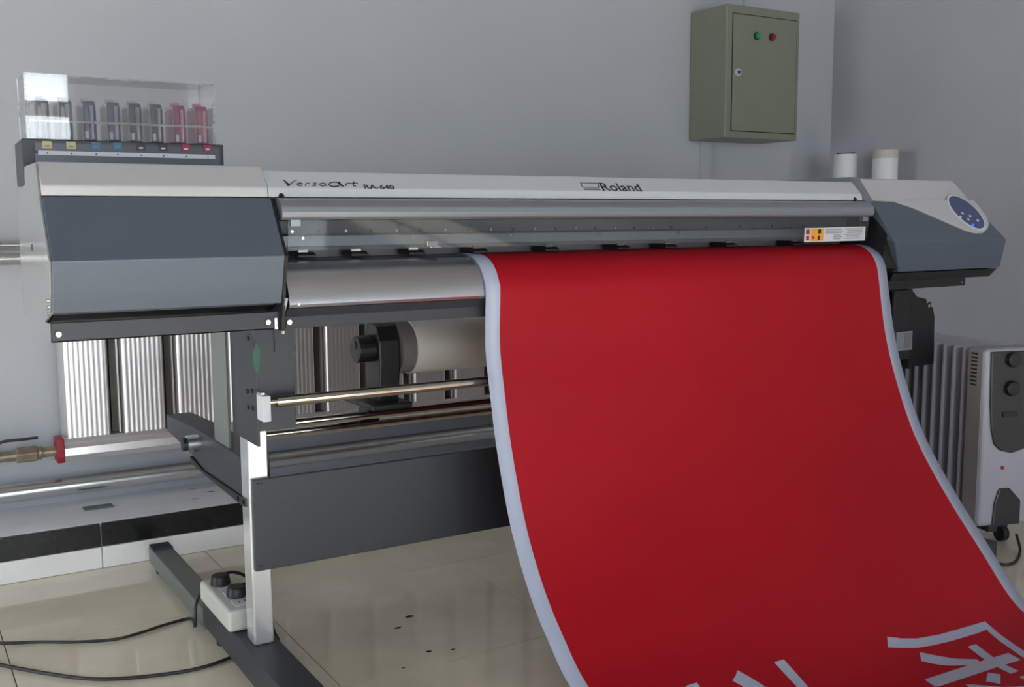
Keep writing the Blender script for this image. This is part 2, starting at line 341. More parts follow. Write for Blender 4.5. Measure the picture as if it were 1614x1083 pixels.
m_.prism(sp, PX0-.004, PX0-.0003); lab(m_.build('side_panel', 'side', lc, bevel=.001), 'glossy pale side panel')
MB().box(PX0-.0055, PX0-.004, 2.148, 2.152, .946, .958).build('side_slot', 'black', lc)
m_ = MB(); m_.box(PX0, PX1+.012, 1.986, 1.994, .7875, .822); m_.box(PX0, PX1+.012, 1.986, 2.05, .7875, .791); lab(m_.build('lower_bar', 'sheet', lc, bevel=.001), 'charcoal bar below the cover')
for px, py in ((92, 527), (422, 508)):
    p = P(px, py, Y=1.986); MB().cyl(p, p+Vector((0, -.004, 0)), .0065, 14, .005).build('screw', 'chrome', lc, smooth=True)
p = P(434, 509, Y=1.985); MB().box(p.x-.003, p.x+.003, 1.980, 1.9858, p.z-.012, p.z+.010).build('latch_tab', 'alu', lc)
for dz in (0, .011, .022): MB().cyl((PX0+.001, 1.972+dz*.2, .840+dz), (PX0-.0075, 1.972+dz*.2, .840+dz), .003, 10).build('side_screw', 'chrome', lc)
sp2 = rel([(2.012, .042), (1.936, -.068), (1.954, -.128), (1.968, -.215), (2.06, -.215), (2.06, .042)])
MB().prism(sp2, PX1+.0005, PX1+.006).build('inner_plate', 'black', lc)
m_ = MB(); m_.prism(rel([(1.957, -.150), (1.9845, -.188), (1.9845, -.222), (1.9775, -.222), (1.9775, -.190), (1.950, -.150)]), PX1+.004, PX1+.0085); lab(m_.build('edge_strip', 'white', lc), 'thin white edge strip')
# --- ink tray
it = MB().prism(rel([(2.205, .070), (2.205, .157), (2.318, .153), (2.318, .070)]), .250, .634).build('ink_tray', 'sheet', pr, bevel=.002)
MB().box(.272, .625, 2.2025, 2.2049, 1.086, 1.150).build('front_insert', 'trayface', it)
p0, p1 = P(60, 240, Y=2.2015), P(339, 246, Y=2.2015)
MB().box(p0.x, p1.x, 2.2008, 2.2023, p0.z-.0045, p0.z+.0035).build('number_strip', 'strip', it)
for k, px in enumerate((74, 112, 151, 185, 222, 257, 293, 327)):
    c = ['cream', 'cream', 'cyan', 'cyan', 'black', 'black', 'mag', 'mag'][k]; p = P(px, 228+k*.8, Y=2.2015)
    o = MB().box(p.x-.0085, p.x+.0085, 2.2006, 2.2023, p.z-.0075, p.z+.0065).build('colour_label', c, it)
    MB().box(p.x-.004, p.x+.004, 2.2002, 2.2006, p.z-.004, p.z-.001).build('label_print', 'strip' if c in('black', 'mag') else 'labelgrey', it)
    MB().cyl((p.x, 2.2008, p0.z-.001), (p.x, 2.2002, p0.z-.001), .0016, 8).build('number_dot', 'ink_text', it)
MB().cyl((.2745, 2.2025, p0.z+.001), (.2745, 2.2000, p0.z+.001), .003, 10).build('tray_screw', 'black', it)
# --- centre: top cover, lid, clear window
tc = MB().prism(rel([(2.052, .098), (2.0165, .0635), (2.012, .0455), (2.02, .0445), (2.34, .0445), (2.34, .098)]), PX1-.003, RX0-.035).build('top_cover', 'cover', pr, bevel=.002)
for px, py in ((443, 309), (1347, 314)):
    p = P(px, py, Y=2.0135); MB().cyl(p+Vector((0, .004, -.003)), p+Vector((0, -.003, .001)), .0055, 14).build('cover_screw', 'black', tc)
A, B_ = Vector((0, 2.0165, 1.0635)), Vector((0, 2.052, 1.098)); sl_dir = (B_-A).normalized(); sl_n = Vector((0, -sl_dir.z, sl_dir.y))
def on_slope(x, v, h=.0006): return Vector((x, 0, 0))+A+sl_dir*v+sl_n*h
def slope_at(px, py):
    d = ray(px, py); t = (A-CAM).dot(sl_n)/d.dot(sl_n); q = CAM+d*t; return q.x, (q-A).dot(sl_dir)
def cover_text(string, pa, pb, hpx, **k):
    (xa, va), (xb, vb) = slope_at(*pa), slope_at(*pb); vh = slope_at(pa[0], pa[1]-hpx)[1]-va
    g, f = text_geo(string, **k); m_ = MB(); m_.add([on_slope(xa+(xb-xa)*u, va+(vb-va)*u+vh*v) for u, v in g], f)
    lab(m_.build('lettering', 'ink_text', tc), 'printed lettering '+string)
def ribbon(m_, pts, w0, w1=None, K=5.38):
    """a pen stroke in the lettering's own drawing units, laid on the sloping cover"""
    w1 = w0 if w1 is None else w1; pts = [Vector((400+x/K, 260+y/K)) for x, y in pts]; L, Rr = [], []
    for i, p in enumerate(pts):
        t = (pts[min(i+1, len(pts)-1)]-pts[max(i-1, 0)]).normalized(); n_ = Vector((-t.y, t.x))*(w0+(w1-w0)*i/(len(pts)-1))*.95/K
        L.append(p+n_); Rr.append(p-n_)
    m_.add([on_slope(*slope_at(*p)) for p in L+Rr], [(i, i+1, len(pts)+i+1, len(pts)+i) for i in range(len(pts)-1)])
def arc(cx, cy, rx, ry, a0, a1, n=14): return [(cx+rx*math.cos(math.radians(a0+(a1-a0)*k/n)), cy+ry*math.sin(math.radians(a0+(a1-a0)*k/n))) for k in range(n+1)]
m_ = MB()
ribbon(m_, [(248, 126), (268, 142), (288, 164), (298, 178)], 4, 12); ribbon(m_, [(292, 178), (316, 158), (342, 138), (366, 132)], 5, 2.5)
ribbon(m_, arc(390, 166, 22, 13, -10, -340), 3.5); ribbon(m_, [(368, 166), (390, 163), (412, 160)], 3)
ribbon(m_, [(436, 180), (440, 166), (446, 155)], 4); ribbon(m_, [(441, 164), (456, 155), (474, 154)], 3.5)
ribbon(m_, [(532, 155), (510, 154), (502, 160), (516, 166), (530, 171), (520, 178), (494, 179)], 3.5)
ribbon(m_, arc(582, 168, 24, 12, -20, -340), 4); ribbon(m_, [(606, 156), (608, 170), (620, 180)], 4)
ribbon(m_, arc(684, 166, 46, 19, -35, -330, 20), 4, 6); ribbon(m_, [(716, 148), (730, 162), (744, 176), (764, 182)], 12, 5)
ribbon(m_, [(776, 180), (782, 166), (786, 156)], 5); ribbon(m_, [(782, 166), (798, 156), (822, 158)], 4)
ribbon(m_, [(850, 140), (843, 160), (846, 178), (866, 181)], 5); ribbon(m_, [(824, 158), (850, 157), (882, 155)], 3.5)
lab(m_.build('lettering', 'ink_text', tc), 'handwritten style lettering VersaArt')
cover_text('RA-640', (575, 298), (623, 299), 7.2, bold=.022)
cover_text('Roland', (951, 301.3), (1013, 302.3), 13, bold=.012)
m_ = MB()
def quad_px(m_, pts, h=.0006): m_.add([on_slope(*slope_at(*p), h) for p in pts], [list(range(len(pts)))])
quad_px(m_, [(920, 297.6), (944, 297.8), (946, 299.6), (920.5, 299.4)])
for q in ([(914, 288), (944, 288.6), (944.3, 289.5), (914.3, 288.9)], [(914, 288), (915.2, 288), (919.2, 296), (918, 296)], [(918, 295.2), (944, 295.8), (944, 296.6), (918, 296)], [(941.5, 288.6), (942.5, 288.6), (944.5, 296), (943.4, 296)]): quad_px(m_, q, .0007)
lab(m_.build('emblem', 'ink_text', tc), 'small black outline emblem')
MB().prism(rel([(2.02, .0432), (2.002, .0432), (1.986, .038), (1.977, .026), (1.975, .014), (1.978, .005), (1.986, .0005), (2.02, .0005)]), .678, 2.372).build('front_lid', 'lid', pr, bevel=.0015)
for x in (.70, 2.345): MB().box(x, x+.02, 1.992, 2.004, .988, 1.0003).build('lid_hinge', 'lid', pr)
cw = MB().prism(rel([(1.992, .0003), (1.998, -.060), (2.001, -.060), (1.995, .0003)]), .695, 2.372).build('clear_window', 'window', pr)
lb = MB()
wa, wv = Vector((0, 1.992, 1.0)), Vector((0, .006, -.060)).normalized(); wn = Vector((0, wv.z, -wv.y))
if wn.y > 0: wn = -wn
def on_win(px, py, h):
    d = ray(px, py); t = (wa-CAM).dot(wn)/d.dot(wn); return CAM+d*t+wn*h
def win_poly(name, m, pts, h, parent): return MB().extr([on_win(*p, h) for p in pts], wn*.0003).build(name, m, parent)
ws = win_poly('warning_label', 'strip', [(1268, 359.5), (1364, 357), (1363, 379), (1267, 381.5)], .0003, pr); lab(ws, 'small white and orange warning sticker')
def L2(u, v): # label unit square to pixel
    return (1268+(1364-1268)*u - v, 359.5-2.5*u+22*v)
def lrect(u0, v0, u1, v1, name, m, h=.0007): return win_poly(name, m, [L2(u0, v0), L2(u1, v0), L2(u1, v1), L2(u0, v1)], h, ws)
lrect(.11, .06, .31, .94, 'orange_field', 'orange'); lrect(.025, .1, .085, .45, 'red_pictogram', 'labelred'); lrect(.03, .56, .08, .88, 'red_pictogram', 'labelred')
lrect(.22, .12, .27, .42, 'black_pictogram', 'ink_text', .0011); lrect(.22, .56, .25, .88, 'black_pictogram', 'ink_text', .0011); lrect(.13, .6, .16, .8, 'black_pictogram', 'labelred', .0011)
for k, (u0, u1, v) in enumerate([(.35, .60, .12), (.35, .63, .24), (.35, .61, .36), (.48, .60, .52), (.47, .62, .66), (.48, .6, .80), (.67, .97, .12), (.70, .95, .24), (.70, .96, .36), (.66, .94, .50), (.68, .90, .63), (.66, .92, .78)]):
    lrect(u0, v, u1, v+.055, 'text_line', 'labelgrey')
# --- inside the window
hs = MB(); hs.box(.674, 2.395, 2.19, 2.34, .80, 1.044); hs.box(.674, 2.395, 2.10, 2.34, .80, .918); hs.build('inner_chassis', 'interior', pr)
MB().box(.674, 2.395, 2.090, 2.12, .970, 1.0).build('guide_rail', 'interior', pr, bevel=.002)
r2 = MB().box(.674, 2.395, 2.060, 2.085, .9465, .968).build('lower_rail', 'rail', pr, bevel=.001)
gx = [P(px, 366, Y=2.09).x for px in (460, 503)]; dx = gx[1]-gx[0]
for k in range(26):
    x = gx[0]+k*dx
    if x < 2.38: MB().cyl((x, 2.0905, .9765), (x, 2.0875, .9765), .0034, 10).build('rail_screw', 'chrome' if k % 2 == 0 else 'black', pr)
x = P(477, 375, Y=2.06).x; dx = P(650, 374, Y=2.06).x-x
for k in range(8):
    if x+k*dx < 2.38: MB().cyl((x+k*dx, 2.0605, .963), (x+k*dx, 2.057, .963), .0034, 10).build('rail_screw', 'chrome', r2)
MB().box(.674, 2.395, 2.115, 2.13, .922, .945).build('backing_strip', 'innerstrip', pr)
for k, px in enumerate((482, 565, 655, 755, 868, 980, 1055, 1150, 1255)):
    xx = P(px, 399-k*1.2, Y=2.05).x
    pp = thing('pinch_roller', '', '', (xx, 2.05, .925)); del pp['label']; del pp['category']; pp.parent = pr; pp.location = Vector((xx, 2.05, .925))-pr.location
    MB().prism(rel([(2.040, -.0755), (2.040, -.0705), (2.052, -.0655), (2.10, -.064), (2.10, -.074)]), xx-.019, xx+.019).build('roller_arm', 'black', pp, bevel=.001)
    m_ = MB(); m_.cyl((xx-.018, 2.046, .9375), (xx+.003, 2.046, .9375), .0028, 10); m_.build('roller', 'paper' if k < 3 else 'card', pp, smooth=True)
p = P(682, 384, Y=2.045); m_ = MB(); m_.box(p.x-.0125, p.x+.0125, 2.046, 2.0595, p.z-.0065, p.z+.006); m_.box(p.x-.0125, p.x+.0125, 2.030, 2.048, p.z-.0085, p.z-.005); lab(m_.build('media_clamp', 'chrome', pr, bevel=.001), 'small shiny media clamp')
# --- platen apron
MB().box(.674, 2.40, 2.058, 2.20, .905, .9215).build('platen', 'interior', pr)
ap = [(2.060, -.0785), (2.035, -.0800), (2.010, -.0870), (1.990, -.0990), (1.975, -.1150), (1.965, -.1350), (1.960, -.1530), (1.9585, -.1640), (1.9625, -.1700), (1.975, -.1720), (2.06, -.1720)]
MB().prism(rel(ap), .681, 2.40).build('platen_apron', 'alu', pr, smooth=True)
m_ = MB(); m_.prism(rel([(1.972, -.1725), (1.986, -.190), (1.986, -.2125), (2.05, -.2125), (2.05, -.1725)]), .681, 2.40); o = m_.build('apron_lower_bar', 'sheet', pr, bevel=.001)
p = P(454, 508, Y=1.986); MB().cyl(p+Vector((.002, .001, 0)), p+Vector((.002, -.004, 0)), .0065, 14, .005).build('screw', 'chrome', o, smooth=True)
p = P(471, 480, Y=1.96); MB().cyl(p+Vector((0, .004, 0)), p+Vector((0, -.002, 0)), .002, 8).build('screw', 'chrome', o)
# --- right end unit
rc = MB().prism(rel([(2.02, .03), (1.96, -.05), (1.975, -.145), (2.02, -.165), (2.34, -.165), (2.34, .03)]), RX0+.006, RX1-.08).build('right_cover', 'black', pr)
fp = [(2.012, .0440), (1.935, -.070), (1.978, -.157), (2.02, -.160), (2.34, -.160), (2.34, .0440)]
MB().prism(rel(fp), RX0, 0, x1s=[2.843, 2.915, 2.952, 2.952, 2.90, 2.80], x0s=[2.400, 2.408, 2.484, 2.484, 2.42, 2.40]).build('front_panel', 'slate', rc, bevel=.003)
MB().prism(rel([(2.052, .108), (2.012, .0450), (2.34, .0450), (2.34, .108)]), RX0, 0, x1s=[2.806, 2.844, 2.80, 2.78]).build('top_panel', 'white', rc, bevel=.004)
MB().prism(rel([(2.058, .112), (2.006, .047), (2.000, .040), (2.02, .040), (2.34, .045), (2.34, .112)]), RX0-.034, RX0-.001).build('seam_band', 'lid', rc, bevel=.002)
# teardrop shell of white plastic flowing down the slanted front, with the oval key panel
fA, fB = Vector((0, 2.012, 1.044)), Vector((0, 1.935, .930)); fd = (fB-fA).normalized(); fn = Vector((0, fd.z, -fd.y))
if fn.y > 0: fn = -fn
def on_front(px, py, h=0):
    d = ray(px, py); t = (fA-CAM).dot(fn)/d.dot(fn); return CAM+d*t+fn*h
tear = [(1376, 317), (1408, 318.5), (1440, 329), (1470, 342), (1500, 355), (1522, 364.5), (1537, 368.5), (1548, 368), (1555, 362), (1557, 354), (1553, 343), (1546, 333), (1538, 323), (1533, 317)]
MB().extr([on_front(*p, -.001) for p in tear], fn*.006).build('white_shell', 'white', rc, bevel=.003)
oc = (1521, 336.5); ov = []
for k in range(32):
    a = 2*math.pi*k/32; u, v_ = 39*math.cos(a), 13.5*math.sin(a); th = math.radians(39)
    ov.append((oc[0]+u*math.cos(th)*.88-v_*math.sin(th)*.95, oc[1]+u*math.sin(th)*.95+v_*math.cos(th)))
MB().extr([on_front(oc[0]+(p[0]-oc[0])*1.1, oc[1]+(p[1]-oc[1])*1.1, .004) for p in ov], fn*.0022).build('panel_rim', 'strip', rc, bevel=.001)
cp_ = MB().extr([on_front(*p, .0055) for p in ov], fn*.0014).build('control_panel', 'blue', rc)
for k, (px, py) in enumerate(((1514, 338.5), (1511, 344), (1523, 348), (1526, 343), (1538, 350), (1530.5, 357))):
    a = on_front(px, py, .0066); MB().cyl(a, a+fn*.0022, .0042, 12).build('button', 'led' if k == 5 else 'strip', rc)
a = on_front(1499, 321, .0066); MB().box(a.x-.012, a.x+.012, a.y-.002, a.y, a.z-.003, a.z+.003)
MB().prism(rel([(1.985, -.1605), (1.995, -.184), (2.30, -.184), (2.30, -.1605)]), 2.47, 0, x1s=[2.948, 2.925, 2.89, 2.90]).build('lower_tray', 'black', rc)
m_ = MB(); m_.box(2.44, 2.812, 1.996, 2.25, .792, .8159); m_.build('lower_bar', 'black', rc)
p = P(1515, 445, Y=1.996); MB().cyl(p, p+Vector((0, -.003, 0)), .003, 8).build('screw', 'chrome', rc)
MB().prism(rel([(2.05, .04), (1.985, -.02), (1.992, -.215), (2.06, -.215), (2.20, .04)]), 2.4005, 2.412, x0s=None).build('inner_plate', 'black', rc)

# --- stand
def stand(x, mirror):
    s = 1 if not mirror else -1
    q = lambda a, b: (x+s*a, x+s*b) if not mirror else (x+s*b, x+s*a)
    lg = MB().box(*q(0, .042), 2.11, 2.166, .1005, .79).build('leg', 'leg', pr, bevel=.003); 
    ft = MB().box(*q(-.019, .056), 1.72, 2.46, .032, .100).build('foot', 'sheet', pr, bevel=.003)
    MB().box(*q(-.018, .040), 2.4605, 3.05, .020, .068).build('rear_foot_bar', 'green_grey', ft, bevel=.003)
    MB().box(*q(-.016, .038), 2.99, 3.05, .0685, .073).build('foot_end_plate', 'sheet', ft)
    for yy in (1.80, 2.40): MB().cyl((x+s*.018, yy, .0005), (x+s*.018, yy, .033), .022, 16).build('levelling_foot', 'black', ft)
    MB().cyl((x+s*.01, 3.0, .0005), (x+s*.01, 3.0, .021), .02, 16).build('levelling_foot', 'black', ft)
    br = MB().box(*q(-.006, -.0005), 2.022, 2.168, .550, .787).build('side_bracket', 'sheet' if not mirror else 'black', pr)
    MB().box(*q(-.0004, .075), 2.022, 2.030, .580, .787).build('front_bracket', 'sheet' if not mirror else 'black', br, bevel=.001)
    for yy, zz in ((2.045, .625), (2.075, .622), (2.045, .66), (2.075, .655), (2.06, .765)): MB().cyl((x-s*.009, yy, zz), (x-s*.0055, yy, zz), .0045, 10).build('bracket_bolt', 'black', br)
    rp = MB().box(*q(.004, .009), 2.262, 2.377, .49, .80).build('rear_post', 'green_grey', pr)
    MB().box(*q(.003, .033), 2.1705, 2.222, .49, .80).build('post_channel', 'black', rp)
    arm = MB().prism(rel([(2.172, -.500), (2.172, -.584), (2.46, -.590), (2.60, -.570), (2.83, -.557), (2.83, -.513), (2.62, -.505), (2.50, -.500)]), *q(0, .066)).build('rear_arm', 'sheet', pr, bevel=.002)
    MB().prism(rel([(2.13, -.584), (2.13, -.600), (2.16, -.603), (2.58, -.594), (2.58, -.578), (2.46, -.5905), (2.172, -.5845)]), *q(-.004, .05)).build('arm_flange', 'black', arm)
    m_ = MB(); m_.cyl((x-s*.030, 2.50, .470), (x-s*.0005, 2.50, .470), .021, 18); m_.build('shaft_collar', 'alu', arm, smooth=True)
    m_ = MB(); m_.cyl((x-s*.040, 2.50, .470), (x-s*.0305, 2.50, .470), .016, 18); m_.build('shaft_end', 'black', arm, smooth=True)
    for yy in (2.16, 2.20): MB().cyl((x-s*.004, yy-.02, .408), (x+s*.0, yy-.02, .408), .006, 10).build('arm_bolt', 'chrome', arm)
    return br
bl = stand(.634, False); stand(2.60, True)
MB().box(.668, .7085, 2.017, 2.0218, .738, .786).build('bracket_tab', 'sheet', bl)
g0 = [P(px, py, Y=2.019) for px, py in ((404, 536), (407, 549), (411, 551), (410, 570), (406, 592), (400, 574), (399, 552), (402, 549))]
lab(MB().extr(g0, (0, .0028, 0)).build('green_lever', 'green', bl), 'small green plastic lever')
MB().box(.6285, .6445, 1.982, 2.0215, .606, .657).build('bar_block', 'strip', bl, bevel=.001)
MB().box(.629, .637, 1.995, 2.0215, .6575, .662).build('bar_block_tab', 'alu', bl)
m_ = MB(); m_.cyl((.6445, 1.99, .643), (.662, 1.99, .643), .006, 14); m_.cyl((.6585, 1.99, .643), (2.46, 1.99, .643), .0108, 24); m_.build('guide_bar', 'chrome', pr, smooth=True)
pn = MB().box(.638, 2.595, 2.098, 2.1085, .266, .463).build('stand_panel', 'sheet', pr, bevel=.002)
for px, py in ((407, 763), (412, 762.5), (409, 893), (414, 892)):
    p = P(px, py, Y=2.098); MB().cyl(p, p+Vector((0, -.002, 0)), .0025, 8).build('panel_screw', 'black', pn)
m_ = MB(); m_.cyl((.70, 2.50, .470), (2.535, 2.50, .470), .012, 16); m_.build('support_shaft', 'chrome', pr, smooth=True)
m_ = MB(); m_.cyl((.70, 2.36, .522), (2.535, 2.36, .522), .011, 16); m_.build('support_shaft', 'chrome', pr, smooth=True)
MB().box(.70, .71, 2.33, 2.40, .50, .545).build('shaft_plate', 'black', pr)
for s, xx in ((1, 1.112), (-1, 2.50)):   # roll holders
    h = MB().prism([(2.385, .535), (2.372, .64), (2.375, .70), (2.392, .735), (2.42, .747), (2.448, .735), (2.465, .70), (2.468, .64), (2.455, .535), (2.49, .530), (2.52, .510), (2.52, .483), (2.345, .534)], xx-.060*s, xx-.004*s).build('roll_holder', 'black', pr, bevel=.004)
    m_ = MB(); m_.cyl((xx-.105*s, 2.42, .678), (xx-.0605*s, 2.42, .678), .034, 20); m_.cyl((xx-.108*s, 2.42, .690), (xx-.105*s, 2.42, .690), .01, 10); m_.build('holder_knob', 'black', h, bevel=.003)
    MB().box(min(xx-.10*s, xx+.01*s), max(xx-.10*s, xx+.01*s), 2.334, 2.53, .4825 if 0 else .5335, .548).build('holder_foot', 'black', h, bevel=.003)
# drive unit under the right end
du = MB().box(2.606, 2.755, 2.072, 2.19, .545, .735).build('drive_unit', 'black', pr, bevel=.008)
MB().extr([(2.545, 2.056, .548), (2.545, 2.056, .776), (2.655, 2.056, .776), (2.672, 2.056, .760), (2.713, 2.056, .752), (2.750, 2.056, .720), (2.757, 2.056, .692), (2.762, 2.056, .548)], (0, .0155, 0)).build('drive_face', 'black', du, bevel=.002)
MB().box(2.606, 2.66, 2.072, 2.15, .7355, .80).build('drive_mount', 'black', du)
q0, q1 = P(1413, 524, Y=2.018), P(1437, 551, Y=2.018)
MB().box(q0.x, q1.x, 2.0175, 2.0215, q1.z, q0.z).build('drive_label', 'labelgrey', du)
MB().box(q0.x+.035, q1.x-.004, 2.0168, 2.0174, q1.z+.006, q0.z-.004).build('drive_label', 'card', du)
for x, z in ((2.708, .744), (2.718, .731), (2.728, .737)): MB().cyl((x, 2.0558, z), (x, 2.048, z), .005, 10).build('drive_screw', 'chrome', du)

# ================================================================ THINGS ON THE PRINTER
cols = ['y', 'y', 'c', 'c', 'k', 'k', 'm', 'm']; names = {'y': 'smoky grey', 'c': 'bluish', 'k': 'dark grey', 'm': 'magenta'}
under = {'y': 'cream', 'c': 'blue', 'k': 'black', 'm': 'pink'}
for k, c in enumerate(cols):
    xr_ = P((79.5, 116, 153, 191, 225, 258, 294, 329)[k], 205, Y=2.222).x; x1 = xr_; x0 = x1-.0235
    z0 = 1.1578
    where = ['at the end of the row', 'next to a bluish cartridge', 'next to a smoky grey cartridge', 'next to a dark grey cartridge', 'next to a bluish cartridge', 'next to a magenta cartridge', 'next to a dark grey cartridge', 'at the end of the row'][k]
    t = thing('ink_cartridge', f'{names[c]} ink cartridge in the tray, {where}', 'cartridge', (x0, 2.26, z0), 'ink cartridges in the tray')
    MB().prism([(2.222, z0), (2.222, 1.222), (2.232, 1.236), (2.300, 1.236), (2.303, z0)], x0, x1).build('body', 'ink_'+c, t, bevel=.003)
    MB().cyl((x0+.015, 2.2195, z0+.003), (x0+.015, 2.2195, z0+.068), .0062, 14).build('ink_pouch', 'ink_'+c, t, smooth=True)  # rounded rod added so each cartridge front catches an upright highlight
    MB().box(x0-.0015, x0-.0002, 2.236, 2.296, z0+.004, 1.228).build('side_sheet', 'case_m' if c == 'm' else 'case', t)
    MB().box(x0+.003, x1-.006, 2.25, 2.27, 1.2362, 1.243).build('grip', 'case_m' if c == 'm' else 'case', t, bevel=.001)
    MB().box(x0+.001, x0+.007, 2.219, 2.2218, z0+.004, z0+.018).build('tab', 'case', t)
ac = thing('acrylic_cover', 'clear acrylic dust cover box over the ink cartridges', 'cover', (.44, 2.255, 1.157))
AX0, AX1, AY0, AY1, AZ0, AZ1 = .2605, .6185, 2.2065, 2.312, 1.1575, 1.279
m_ = MB().box(AX0, AX1, AY0, AY0+.0025, AZ0, AZ1).build('front_pane', 'acrylic', ac)
MB().box(AX0, AX0+.0025, AY0+.0026, AY1, AZ0, AZ1).build('side_pane', 'acrylic', ac)
MB().box(AX1-.0025, AX1, AY0+.0026, AY1, AZ0, AZ1).build('side_pane', 'acrylic', ac)
MB().box(AX0+.0026, AX1-.0026, AY0+.0026, AY1, AZ1-.0025, AZ1).build('top_pane', 'acrylic', ac)
MB().box(AX0+.0026, AX1-.0026, AY1-.0025, AY1, AZ0, AZ1-.0026).build('back_pane', 'acrylic', ac)
m_ = MB(); m_.box(AX0-.001, AX0+.004, AY0-.001, AY0+.004, AZ0, AZ1); m_.box(AX1-.004, AX1+.001, AY0-.001, AY0+.004, AZ0, AZ1); m_.box(AX0, AX1, AY0-.001, AY0+.003, AZ1-.003, AZ1+.001); m_.box(AX0-.001, AX0+.004, AY1-.003, AY1+.001, AZ0, AZ1); m_.box(AX1-.004, AX1+.001, AY1-.003, AY1+.001, AZ0, AZ1)
m_.build('glued_edge', 'acredge', ac)
MB().box(AX0+.003, AX1-.003, AY0+.0028, AY0+.0058, 1.1895, 1.1945).build('cross_strip', 'acredge', ac)
mr = thing('media_roll', 'thick roll of white print media on the black holder behind the guide bar', 'media roll', (1.8, 2.42, .605))
MB().cyl((1.148, 2.42, .676), (2.462, 2.42, .676), .0695, 48).build('roll', 'paper', mr, smooth=True)
m_ = MB(); m_.cyl((1.110, 2.42, .676), (1.1478, 2.42, .676), .0665, 40); m_.build('end_flange', 'card', mr, smooth=True)
m_ = MB(); m_.cyl((2.4622, 2.42, .676), (2.495, 2.42, .676), .0665, 40); m_.build('end_flange', 'card', mr, smooth=True)

# ================================================================ BANNER
XBL, XBR = 1.118, 2.405
top = [(2.100, .9235), (2.060, .9235), (2.034, .9218), (2.008, .9148), (1.987, .9028), (1.971, .8865), (1.9605, .8660), (1.9545, .8440)]
def edge(pts, X, z1):
    q = [P(*p, X=X) for p in pts]; return [(p.y, p.z) for p in q]
Lp = [(765, 545), (773, 627), (784, 715), (806, 835), (834.6, 936), (866, 1015), (899, 1083)]
Rp = [(1409, 522.5), (1427, 599), (1457, 686), (1503.5, 773), (1558, 860), (1614, 947)]
def smooth_poly(pts, n):
    pts = [Vector(p) for p in pts]; e = [pts[0]*2-pts[1]]+pts+[pts[-1]*2-pts[-2]]; q = []
    for i in range(1, len(e)-2):
        for k in range(12):
            t = k/12; a, b_, c, d = e[i-1], e[i], e[i+1], e[i+2]
            q.append(.5*((2*b_)+(c-a)*t+(2*a-5*b_+4*c-d)*t*t+(3*b_-a-3*c+d)*t**3))
    q.append(pts[-1]); L = [0]
    for a, b_ in zip(q, q[1:]): L.append(L[-1]+(b_-a).length)
    out = []
    for k in range(n+1):
        s_ = L[-1]*k/n; j = 0
        while j < len(L)-2 and L[j+1] < s_: j += 1
        f_ = (s_-L[j])/max(1e-9, L[j+1]-L[j]); out.append(q[j].lerp(q[j+1], f_))
    return out
Lc = top+edge(Lp, XBL, 0)+[(1.49, .018), (1.40, .004), (1.30, .002), (1.12, .002)]
Rc = top+edge(Rp, XBR, 0)+[(1.42, .010), (1.33, .003), (1.22, .002), (1.06, .002)]
NS = 90; Ls, Rs = smooth_poly(Lc, NS), smooth_poly(Rc, NS)
mg = .036; us = [0, mg/(XBR-XBL)]+[mg/(XBR-XBL)+(1-2*mg/(XBR-XBL))*k/10 for k in range(1, 11)]+[1]
V, Fc, MI = [], [], []
for k in range(NS+1):
    for u in us: q = Ls[k].lerp(Rs[k], u); V.append(Vector((XBL+(XBR-XBL)*u, q.x, max(q.y, .0015))))
nu = len(us)
for k in range(NS):
    for j in range(nu-1): Fc.append((k*nu+j, k*nu+j+1, (k+1)*nu+j+1, (k+1)*nu+j)); MI.append(0 if j in (0, nu-2) else 1)
bt = thing('printed_banner', 'bright red vinyl banner with white margins draped from the printer to the floor', 'banner', (1.76, 1.6, 0))
m_ = MB(); m_.v = V; m_.f = [list(f) for f in Fc]; m_.m = MI
bo = m_.build('banner_sheet', ['vinyl', 'red'], bt, smooth=True); bo.modifiers.clear()
md = bo.modifiers.new('thick', 'SOLIDIFY'); md.thickness = .0008; md.offset = 0
bvh = BVHTree.FromPolygons(V, Fc)
def stroke(poly):
    bm = bmesh.new(); vs_ = [bm.verts.new((x, y, 0)) for x, y in poly]; bm.faces.new(vs_); bmesh.ops.triangulate(bm, faces=bm.faces[:])
    for _ in range(4):
        lg = [e for e in bm.edges if e.calc_length() > 14]
        if not lg: break
        bmesh.ops.subdivide_edges(bm, edges=lg, cuts=1); bmesh.ops.triangulate(bm, faces=bm.faces[:])
    out = []
    for v_ in bm.verts:
        d = ray(v_.co.x, v_.co.y); h, n_, i_, t_ = bvh.ray_cast(CAM, d)
        if h is None: bm.free(); return None
        if n_.dot(d) > 0: n_ = -n_
        out.append(h+n_*.0012)
    bm.verts.index_update(); f = [[v_.index for v_ in q.verts] for q in bm.faces]; bm.free()
    return out, f
